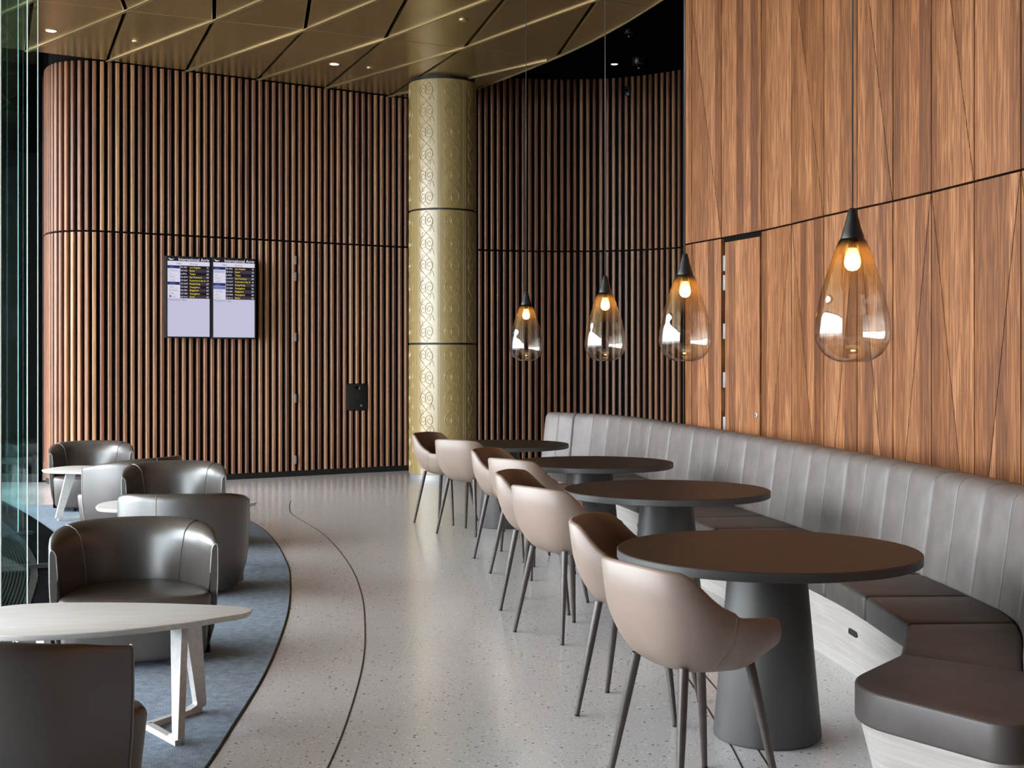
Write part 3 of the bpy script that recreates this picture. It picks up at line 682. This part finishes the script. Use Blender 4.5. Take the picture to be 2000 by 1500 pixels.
# finger pulls cut in the base front
for px in (1651, 1240):
    best = min((SP.L*i/400 for i in range(401)), key=lambda d: abs(1000+FPX*FRs(d).x/FRs(d).y-px) if FRs(d).y < (8 if px == 1651 else 12) else 1e9)
    f = FRs(best); s = SP.at(best); iv = (f-s).normalized(); t = SP.tan(best)
    me = prism_me(rounded([(-.06, -.022), (.06, -.022), (.06, .022), (-.06, .022)], [.014]*4, 4), 0, .008)
    X = Vector((t.x, t.y, 0)); Z = Vector((iv.x, iv.y, .18)).normalized(); Y = Z.cross(X).normalized()
    q = f-iv*.043
    me.transform(Matrix(((X.x, Y.x, Z.x, q.x), (X.y, Y.y, Z.y, q.y), (X.z, Y.z, Z.z, .235), (0, 0, 0, 1))))
    bpart('finger_pull', me, M['grille'])
# ------------------------------------------------------------------ dining tables
TH = .7475
def copy_tree(o, parent=None):
    c = o.copy(); COL.objects.link(c)
    if parent: c.parent = parent
    for ch in list(o.children): copy_tree(ch, c)
    return c
def table_proto():
    t = empty('round_table')
    ed = mk('tabletop', lathe_me([(.594, TH-.037), (.6, TH-.034), (.6, TH-.003), (.597, TH-.0015)], 96), M['edge'], t); smooth_by(ed.data, 30)
    mk('top_veneer', lathe_me([(.5975, TH-.002), (.5965, TH)], 96), M['veneer'], t)
    pd = mk('pedestal', lathe_me([(.205, .0), (.206, .006), (.213, .008), (.2135, .02), (.152, TH-.04), (.10, TH-.037)], 64), M['pedestal'], t); smooth_by(pd.data, 30)
    return t
tp = table_proto()
tinfo = [((1.022, 5.22), 'nearest round dark table, beside the rounded banquette end', 8), ((.906, 7.64), 'second nearest round dark table, under the third pendant from the column', 20), ((.593, 9.665), 'third nearest round dark table along the banquette', -15), ((-.088, 11.77), 'farthest round dark table, next to the gold column', 40)]
for i, (xy, lab, rz) in enumerate(tinfo):
    t = tp if i == 0 else copy_tree(tp)
    t.location = (*xy, 0); t.rotation_euler = (0, 0, math.radians(rz)); tag(t, lab, 'table', 'round dark dining tables')
# ------------------------------------------------------------------ dining chairs (tan leather bucket)
def chair_plan(u, wid):
    """rim plan path, u=-1 right arm front .. 0 back .. 1 left arm front"""
    a = abs(u); sg = 1 if u >= 0 else -1
    if a < .52:
        ph = a/.52*PI/2; x = -.03-.235*math.cos(ph)**.62; y = wid*math.sin(ph)**.72
    else:
        t = (a-.52)/.48; x = -.03+.215*t; y = wid+.012*math.sin(PI*t)-.012*t
    return Vector((x, sg*y))
def chair_h(u):
    a = abs(u); h = .815-.012*(a/.3)**2 if a < .3 else .803
    return h-(.803-.642)*smoothstep(.30, .60, a)-.012*smoothstep(.6, .95, a)
def shell_pt(u, v, inner):
    a = abs(u)
    hi = 1-smoothstep(.2, .62, a)                        # 1 on the tall back
    wid = .272-.012*hi
    th = .030 if inner else 0
    top = chair_h(u); bot = (.475 if inner else .442)+.05*smoothstep(.62, 1, a)**1.5
    e = max(0, (a-.90)/.10); roundoff = 1-math.sqrt(max(0, 1-e*e))      # arm front rounds off
    top = top-roundoff*.035; bot = bot+roundoff*.02
    P0 = chair_plan(u, wid); c = Vector((.19, 0)); c = Vector((min(.19, P0.x*.5+.095), 0)) if a < .5 else Vector((P0.x*.85+.02, 0)) if a > .8 else Vector((.10+(P0.x*.85+.02-.10)*(a-.5)/.3, 0))
    c = Vector((.02+.16*smoothstep(.3, 1, a), 0))
    t = v*PI/2
    n = 2/3.5; rho = math.sin(t)**n; zf = 1-math.cos(t)**n if t < PI/2-1e-6 else 1
    zabs = bot+(top-bot)*zf
    flare = .86+.14*min(1, max(0, (zabs-.42)/.22))          # wall leans out towards the top
    d = (P0-c); ln = d.length; d = d/ln
    q = c+d*(ln*flare-th)*rho
    lean = -.025*max(0, (zabs-.62)/.2)*hi
    return Vector((q.x+lean, q.y, zabs))
def chair_proto():
    t = empty('dining_chair'); nu, nv = 56, 16
    rows = []
    for i in range(nu+1):
        u = -1+2*i/nu
        out = [shell_pt(u, j/nv, False) for j in range(nv+1)]; inn_ = [shell_pt(u, j/nv, True) for j in range(nv, -1, -1)]
        a, b = out[-1], inn_[0]; m_ = (a+b)/2; up = Vector((0, 0, .011))
        rim = [a.lerp(b, .2)+up*.75, m_+up, a.lerp(b, .8)+up*.75]
        rows.append(out+rim+inn_)
    me = grid_me(rows, False, False)
    bm = bmesh.new(); bm.from_mesh(me); bmesh.ops.holes_fill(bm, edges=[e for e in bm.edges if e.is_boundary], sides=0)
    bmesh.ops.recalc_face_normals(bm, faces=bm.faces); bm.to_mesh(me); bm.free(); smooth_by(me, 60)
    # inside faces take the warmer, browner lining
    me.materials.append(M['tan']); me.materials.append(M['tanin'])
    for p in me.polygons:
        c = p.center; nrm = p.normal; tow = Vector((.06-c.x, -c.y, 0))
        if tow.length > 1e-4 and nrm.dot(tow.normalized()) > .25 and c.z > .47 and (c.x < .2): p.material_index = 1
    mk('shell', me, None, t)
    pl = [chair_plan(u, .25) for u in [-.98+1.96*k/28 for k in range(29)]]
    poly = [(p.x*.72+.02, p.y*.74) for p in pl]
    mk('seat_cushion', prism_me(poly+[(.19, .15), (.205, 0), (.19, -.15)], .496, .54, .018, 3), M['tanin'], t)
    for u in (-.54, .54):
        mk('seam', tube_me([shell_pt(u*(1-.22*(1-k/14)), k/14, False)*1+Vector((0, 0, 0)) for k in range(5, 15)], .0016, 6), M['seam'], t, True)
    for sx in (1, -1):
        for sy in (1, -1):
            lg = mk('leg', tube_me([(sx*.138, sy*.138, .478), (sx*.17, sy*.168, .28), (sx*.212, sy*.207, .012), (sx*.213, sy*.208, .0)], [.0175, .0165, .0105, .009], 12), M['legwood'], t); smooth_by(lg.data, 40)
            mk('glide', lathe_me([(.0108, .0), (.0112, .009)], 12), M['rubber'], lg).location = (sx*.2125, sy*.2075, 0)
    return t
cpz = chair_proto()
cinfo = [((.625, 4.52), 29, 'nearest tan bucket chair, its back to the camera at the nearest table'),
         ((.55, 5.62), -22, 'tan bucket chair at the far side of the nearest table, brown lining showing'),
         ((.31, 7.17), 37, 'tan bucket chair with its back turned at the second nearest table'),
         ((.20, 7.95), -19, 'tan bucket chair with its lining showing at the second nearest table'),
         ((.145, 9.17), 43, 'tan bucket chair with its back turned at the third nearest table'),
         ((.0, 9.95), -29, 'tan bucket chair with its lining showing at the third nearest table'),
         ((-.36, 11.35), 56, 'tan bucket chair with its back turned at the farthest table'),
         ((-.615, 12.12), -30, 'farthest tan bucket chair, in front of the gold column')]
for i, (xy, rz, lab) in enumerate(cinfo):
    c = cpz if i == 0 else copy_tree(cpz)
    c.location = (*xy, 0); c.rotation_euler = (0, 0, math.radians(rz)); tag(c, lab, 'chair', 'tan dining chairs at the round tables')
# ------------------------------------------------------------------ tub chairs
def tub_plan(u, off=0):
    a = abs(u); sg = 1 if u >= 0 else -1; R = .41-off
    if a < .68:
        ph = a/.68*PI/2; x = -.02-(R-.03)*math.cos(ph)**.9; y = R*math.sin(ph)**.9
    else:
        t = (a-.68)/.32; x = -.02+.215*t; y = R-.012*t*t
    return Vector((x, sg*y))
def tub_row(u):
    a = abs(u); H = .662-.09*(.55*a**2+.45*smoothstep(.3, 1.0, a))
    base = [(.075, .03), (.045, .07), (.02, .16), (.006, .28), (0, .40)]
    tk = 1-.74*smoothstep(.5, 1.0, a)
    row = [tub_plan(u, o_) for o_, z in base]; row = [Vector((p.x, p.y, z)) for p, (o_, z) in zip(row, base)]
    for o_, dz in ((.0, -.05), (.004, -.022), (.014, -.006), (.030, .0), (.055, -.003), (.085, -.020), (.112, -.055)):
        p = tub_plan(u, o_*tk); row.append(Vector((p.x, p.y, H+dz*(.4+.6*tk))))
    for k in range(1, 7):
        f = k/6; z = H-.055*(.4+.6*tk)+(.29-(H-.055))*f; o_ = .112+.05*math.sin(f*PI/2)-.018*f
        p = tub_plan(u, o_*tk); row.append(Vector((p.x, p.y, z)))
    p = tub_plan(u, .14*tk); row.append(Vector((p.x, p.y, .03)))
    return row
def tub_proto():
    t = empty('tub_chair'); n = 48
    me = grid_me([tub_row(-1+2*i/n) for i in range(n+1)], True, True); smooth_by(me, 50)
    mk('shell', me, M['darkleather'], t)
    sp = []
    for u in [-.97+1.94*k/30 for k in range(31)]:
        p = tub_plan(u, .135*(1-.70*smoothstep(.5, 1, abs(u)))); sp.append((min(p.x, .185), p.y))
    front = [(.24, -.365), (.305, -.352), (.348, -.275), (.368, -.13), (.375, 0), (.368, .13), (.348, .275), (.305, .352), (.24, .365)]
    poly = sp[::1]; poly = poly+front[::-1] if poly[-1][1] > 0 else poly+front
    bot_ = [(x*.93, y*.93) for x, y in poly]; mk('seat', prism_me(bot_, .035, .345, .03, 3, poly), M['darkleather'], t)
    mk('seat_seam', tube_me([(.374-.033*(y/.26)**2-.002, y, .305) for y in [-.2+.4*k/12 for k in range(13)]], .002, 6), M['seam'], t, True)
    for u in (-.985, .985):                    # piping round the arm fronts
        r = tub_row(u); mk('piping', tube_me([p+Vector((.008, 0, .0)) for p in r[1:15]], .0035, 6), M['piping'], t, True)
    for u in (-.45, .45):                    # seams between arm and back panels
        r = tub_row(u); mk('panel_seam', tube_me([p+(Vector((0, 0, .0012))) for p in r[8:17]], .0028, 6), M['piping'] if u < 0 else M['rubber'], t, True)
    r = tub_row(.1); mk('back_seam', tube_me([p+Vector((-.001, 0, 0)) for p in r[0:8]], .0025, 6), M['seam'], t, True)
    for x, y in ((.27, .17), (.27, -.17), (-.22, .2), (-.22, -.2)):
        mk('foot', lathe_me([(.022, 0), (.028, .035)], 16), M['rubber'], t).location = (x, y, 0)
    return t
tb = tub_proto()
binfo = [((-1.92, 6.62), -72, 'dark leather tub chair facing the camera, behind the near white table'),
         ((-1.67, 4.28), 58, 'dark leather tub chair cut by the lower left picture corner, its back to the camera'),
         ((-2.14, 8.50), 95, 'dark leather tub chair with its back turned, hiding part of the middle white table'),
         ((-2.72, 10.5), -76, 'dark leather tub chair facing the camera, behind the middle white table'),
         ((-3.32, 11.4), 152, 'dark leather tub chair seen from behind beside the far white table'),
         ((-4.26, 13.2), -72, 'farthest dark leather tub chair, facing the camera by the curved slat wall end')]
for i, (xy, rz, lab) in enumerate(binfo):
    c = tb if i == 0 else copy_tree(tb)
    c.location = (*xy, .006); c.rotation_euler = (0, 0, math.radians(rz)); tag(c, lab, 'armchair', 'dark leather tub chairs on the carpet')
# ------------------------------------------------------------------ white plectrum side tables
def side_proto():
    t = empty('side_table'); h = .47
    tri = catmull([Vector(p) for p in [(.56, .0), (.545, .065), (.42, .135), (.10, .235), (-.25, .29), (-.46, .255), (-.545, .12), (-.555, -.08), (-.51, -.27), (-.33, -.375), (-.02, -.36), (.28, -.24), (.47, -.11), (.545, -.05), (.56, 0)]], 5)[:-1]
    cpoly = [(p.x, p.y) for p in tri]
    mk('tabletop', prism_me([(x*.975, y*.965) for x, y in cpoly], h-.026, h, .008, 3, cpoly), M['ash'], t)
    def leg(sgn, cx_, cy_, rot):
        top = Vector((cx_, cy_, h-.028))
        def w(x, y): 
            c, s = math.cos(rot), math.sin(rot); return Vector((cx_+x*c-y*s, cy_+x*s+y*c, 0))
        pb, pc, pa = w(.05, -.26), w(.085, .24), w(-.10, 0)
        z1 = Vector((0, 0, .012)); z2 = Vector((0, 0, .019)); ms = []
        T1, T2 = w(.035, -.085)+Vector((0, 0, h-.028)), w(.065, .05)+Vector((0, 0, h-.028))
        sd_ = (pc-pb).normalized()
        ms.append(bar_me(T1, pb+z2, .105, .05, .028, (pa-pb).normalized()))
        ms.append(bar_me(T2, pc+z2, .09, .05, .028, (pa-pc).normalized()))
        for q in (pb, pc):
            ms.append(bar_me(q+z1, pa+z1, .026, .032, .024, (pa-q).normalized().cross(Vector((0, 0, 1)))))
            d = (pa-q).normalized(); up = ((T1 if q is pb else T2)-q).normalized()
            # gusset that rounds the foot corner
            q = q+Vector((0, 0, .006)); g = [q+d*.002, q+d*.075+Vector((0, 0, .02)), q+d*.03+up*.035, q+up*.085+d*.012]; nn = d.cross(up).normalized()*.013
            ms.append(fixn(pyd([p+nn for p in g]+[p-nn for p in g], [(0, 1, 2, 3), (7, 6, 5, 4)]+[(k, (k+1) % 4, 4+(k+1) % 4, 4+k) for k in range(4)])))
        mk('leg', join_me(ms), M['ash'], t)
    leg(1, .24, 0, 0); leg(-1, -.25, -.03, PI)
    mk('brace', bar_me((.24, 0, h-.045), (-.25, -.03, h-.045), .06, .06, .025, (0, 1, 0)), M['ash'], t)
    return t
sdp = side_proto()
sinfo = [((-1.62, 5.28), 8, 'near white triangular side table on a splayed wooden leg'),
         ((-2.40, 9.36), 8, 'middle white side table, half hidden by a tub chair back'),
         ((-3.84, 12.32), -14, 'far white side table between the two farthest tub chairs')]
for i, (xy, rz, lab) in enumerate(sinfo):
    c = sdp if i == 0 else copy_tree(sdp)
    c.location = (*xy, .006); c.rotation_euler = (0, 0, math.radians(rz)); tag(c, lab, 'side table', 'white side tables between the tub chairs')
# ------------------------------------------------------------------ pendants
def pendant_proto():
    t = empty('pendant_lamp')
    pr = [(.0005, .0), (.055, .0), (.062, .002), (.094, .016), (.125, .042), (.146, .082), (.1525, .118), (.147, .184), (.1365, .235), (.126, .286), (.110, .338), (.094, .388), (.078, .439), (.0585, .488), (.042, .510), (.026, .526), (.020, .528)]
    pts_ = catmull([Vector((r, z)) for r, z in pr[1:]], 4)
    mk('glass_shade', lathe_me([(.0005, 0)]+[(max(.0005, p.x), p.y) for p in pts_], 64, False), M['lampglass'], t, True)
    mk('cap', lathe_me([(.048, .498), (.047, .512), (.036, .545), (.024, .59), (.016, .622), (.012, .628), (.0005, .628)], 32, False), M['cap'], t, True)
    bl = mk('bulb', lathe_me([(.0005, .372), (.018, .376), (.029, .388), (.033, .408), (.030, .43), (.021, .455), (.014, .47)], 24, False), M['bulb'], t, True)
    mk('socket', lathe_me([(.018, .465), (.019, .515)], 20), M['cap'], t, True)
    mk('cable', tube_me([(0, 0, .62), (0, 0, 3.553)], .0038, 8), M['cable'], t, True)
    return t
pp = pendant_proto()
pinfo = [(1665, 5.33, 'nearest and largest looking amber glass pendant, in front of the plank wall'), (1338, 7.6, 'amber glass pendant hanging at the corner of plank wall and slat wall'), (1182, 9.6, 'amber glass pendant in front of the slats, second from the gold column'), (1027.5, 11.75, 'farthest amber glass pendant, nearest to the gold column')]
for i, (px, z, lab) in enumerate(pinfo):
    c = pp if i == 0 else copy_tree(pp)
    c.location = ((px-1000)*z/FPX, z, 1.497); c.rotation_euler = (0, 0, i*1.3); tag(c, lab, 'pendant lamp', 'teardrop glass pendants over the round tables')
# ------------------------------------------------------------------ arrival screens
def txt(name, body, size, mat, parent, x, y, align='LEFT', line=1.0, xs=1.0):
    f = bpy.data.curves.new(name, 'FONT'); f.body = body; f.size = size; f.align_x = align; f.space_line = line; f.resolution_u = 2; f.fill_mode = 'FRONT'; f.offset = size*.012
    f.materials.append(mat); o = bpy.data.objects.new(name, f); COL.objects.link(o); bpy.context.view_layer.update()
    me = bpy.data.meshes.new_from_object(o.evaluated_get(bpy.context.evaluated_depsgraph_get())); bpy.data.objects.remove(o); bpy.data.curves.remove(f)
    me.transform(Matrix.Translation((x, -.0435, y)) @ Matrix.Rotation(PI/2, 4, 'X') @ Matrix.Diagonal((xs, 1, 1, 1))); return mk(name, me, mat, parent)
def rect(name, x0, x1, y0, y1, mat, parent, lift=.0):
    me = pyd([(x0, -.0415-lift, y0), (x1, -.0415-lift, y0), (x1, -.0415-lift, y1), (x0, -.0415-lift, y1)], [(0, 1, 2, 3)]); return mk(name, me, mat, parent)
cities = ['Los Angeles', 'Seoul', 'Tokyo', 'San Francisco', 'Rotherford Ste lb', 'Hong Kong', 'Guangzhou', 'Singapore', 'Guangzhou', 'Perth']
fl = ['DL 0421', 'KE 0123', 'JL 0912', 'UA 0917', 'CX 0617', 'CX 0107', 'CZ 0303', 'SQ 0281', 'CZ 0305', 'QF 0112']
gates = ['16', '10', '08', '09', '10', '07', '06', '07', '08', '05']
def screen(px0, px1, ytl, ybl, label, seed):
    pa, ang, nn = wall_frame((px0+px1)/2, .085)
    za, zb = P(px0, ytl, pa.y).z, P(px0, ybl, pa.y).z
    a = wall_frame(px0, .085)[0]; b = wall_frame(px1, .085)[0]; W_ = (b-a).length*.985; H_ = (za-zb)
    t = empty('arrivals_screen', (pa.x, pa.y, zb), ang); tag(t, label, 'screen', 'arrivals screens on the slat wall')
    mk('housing', box_me(W_+.02, .075, H_+.02, (0, 0, H_/2), .004), M['black'], t)
    x0, x1 = -W_/2+.012, W_/2-.012
    mk_ = lambda f: zb*0+H_*(1-f)
    rect('display', x0, x1, .006, H_-.006, M['lilac'], t, .0)
    rect('title_bar', x0, x1, mk_(.052), H_-.006, M['dark'], t, .0006)
    rect('heading_bar', x0, x1, mk_(.105), mk_(.052), M['white'], t, .0006)
    xa, xb = x0+W_*.285, x0+W_*.475
    rect('flight_column', xa, x1, mk_(.515), mk_(.105), M['dark'], t, .0006)
    for k in range(1, 10, 2): rect('row_band', xb, x1, mk_(.105+.041*(k+1)), mk_(.105+.041*k), M['dark2'], t, .0009)
    cells = ['navy', 'white', 'white', 'white', 'white', 'navy', 'white', 'white', 'white', 'white']
    if seed: cells[1] = 'lilac'; cells[6] = 'blue'
    names = ['DELTA', 'KOREAN AIR', 'J.A.L', 'UNITED', 'CATHAY', 'CATHAY', 'CHINA', 'SINGAPORE', 'CHINA', 'QANTAS']
    for k, c in enumerate(cells):
        y0, y1 = mk_(.105+.041*(k+1)-.003), mk_(.105+.041*k+.003)
        rect('logo_cell', x0, xa-.004, y0, y1, M[c], t, .0009)
    txt('airline_names', '\n'.join(names), .019, M['ink'], t, x0+.02, mk_(.105+.030), line=H_*.041/.019)
    if seed == 0: rect('logo_mark', x0+.02, x0+.045, mk_(.505), mk_(.48), M['red'], t, .0015)
    ls = H_*.041
    txt('city_names', '\n'.join(cities), .0285, M['yellow'], t, xb+.012, mk_(.105+.031), line=ls/.0285)
    txt('flight_numbers', '\n'.join(fl), .027, M['white'], t, xa+.004, mk_(.105+.031), line=ls/.027, xs=.9)
    txt('gate_numbers', '\n'.join(gates), .029, M['white'], t, x1-.012, mk_(.105+.031), 'RIGHT', line=ls/.029)
    txt('title_text', 'International Arriv', .052, M['white'], t, x1-.004, mk_(.046), 'RIGHT')
    txt('heading_text', 'Flight            Arriving', .030, M['ink'], t, x0+.11, mk_(.092))
    txt('welcome_text', 'Welcome to Fijian', .030, M['ink'], t, x0+.012, mk_(.545))
    # small winged mark in the title bar
    me = pyd([(x0+.006, -.0432, mk_(.018)), (x0+.03, -.0432, mk_(.040)), (x0+.06, -.0432, mk_(.040)), (x0+.085, -.0432, mk_(.022)), (x0+.05, -.0432, mk_(.030)), (x0+.028, -.0432, mk_(.020))], [(0, 1, 2, 3, 4, 5)]); mk('logo_mark', me, M['white'], t)
screen(317.5, 405.5, 503, 658.5, 'left one of two portrait arrivals screens on the slat wall', 0)
screen(407.5, 492.5, 506, 660, 'right one of two portrait arrivals screens on the slat wall', 1)
# ------------------------------------------------------------------ black access panel
p, a, nn = wall_frame(697.5, .004)
z0, z1 = P(697, 801, p.y).z, P(697, 750, p.y).z
t = empty('access_panel', (p.x, p.y, z0), a); tag(t, 'square black control panel let into the slat wall left of the column', 'panel')
mk('plate', box_me(.285, .05, z1-z0, (0, .02, (z1-z0)/2), .004), M['black'], t)
mk('keypad', box_me(.05, .01, .03, (-.01, -.008, .30), .002), M['darkglass'], t)
mk('key_switch', lathe_me([(.012, 0), (.012, .012), (.0005, .012)], 14, False), M['steel'], t).matrix_local = Matrix.Translation((.055, -.004, .06)) @ Matrix.Rotation(PI/2, 4, 'X')
for k in (-.055, .0, .055): mk('button', lathe_me([(.016, 0), (.015, .007), (.0005, .007)], 14, False), M['cap'], t).matrix_local = Matrix.Translation((k, -.004, .17)) @ Matrix.Rotation(PI/2, 4, 'X')
mk('label_plate', box_me(.014, .004, .035, (.03, -.007, .29)), M['steel'], t)
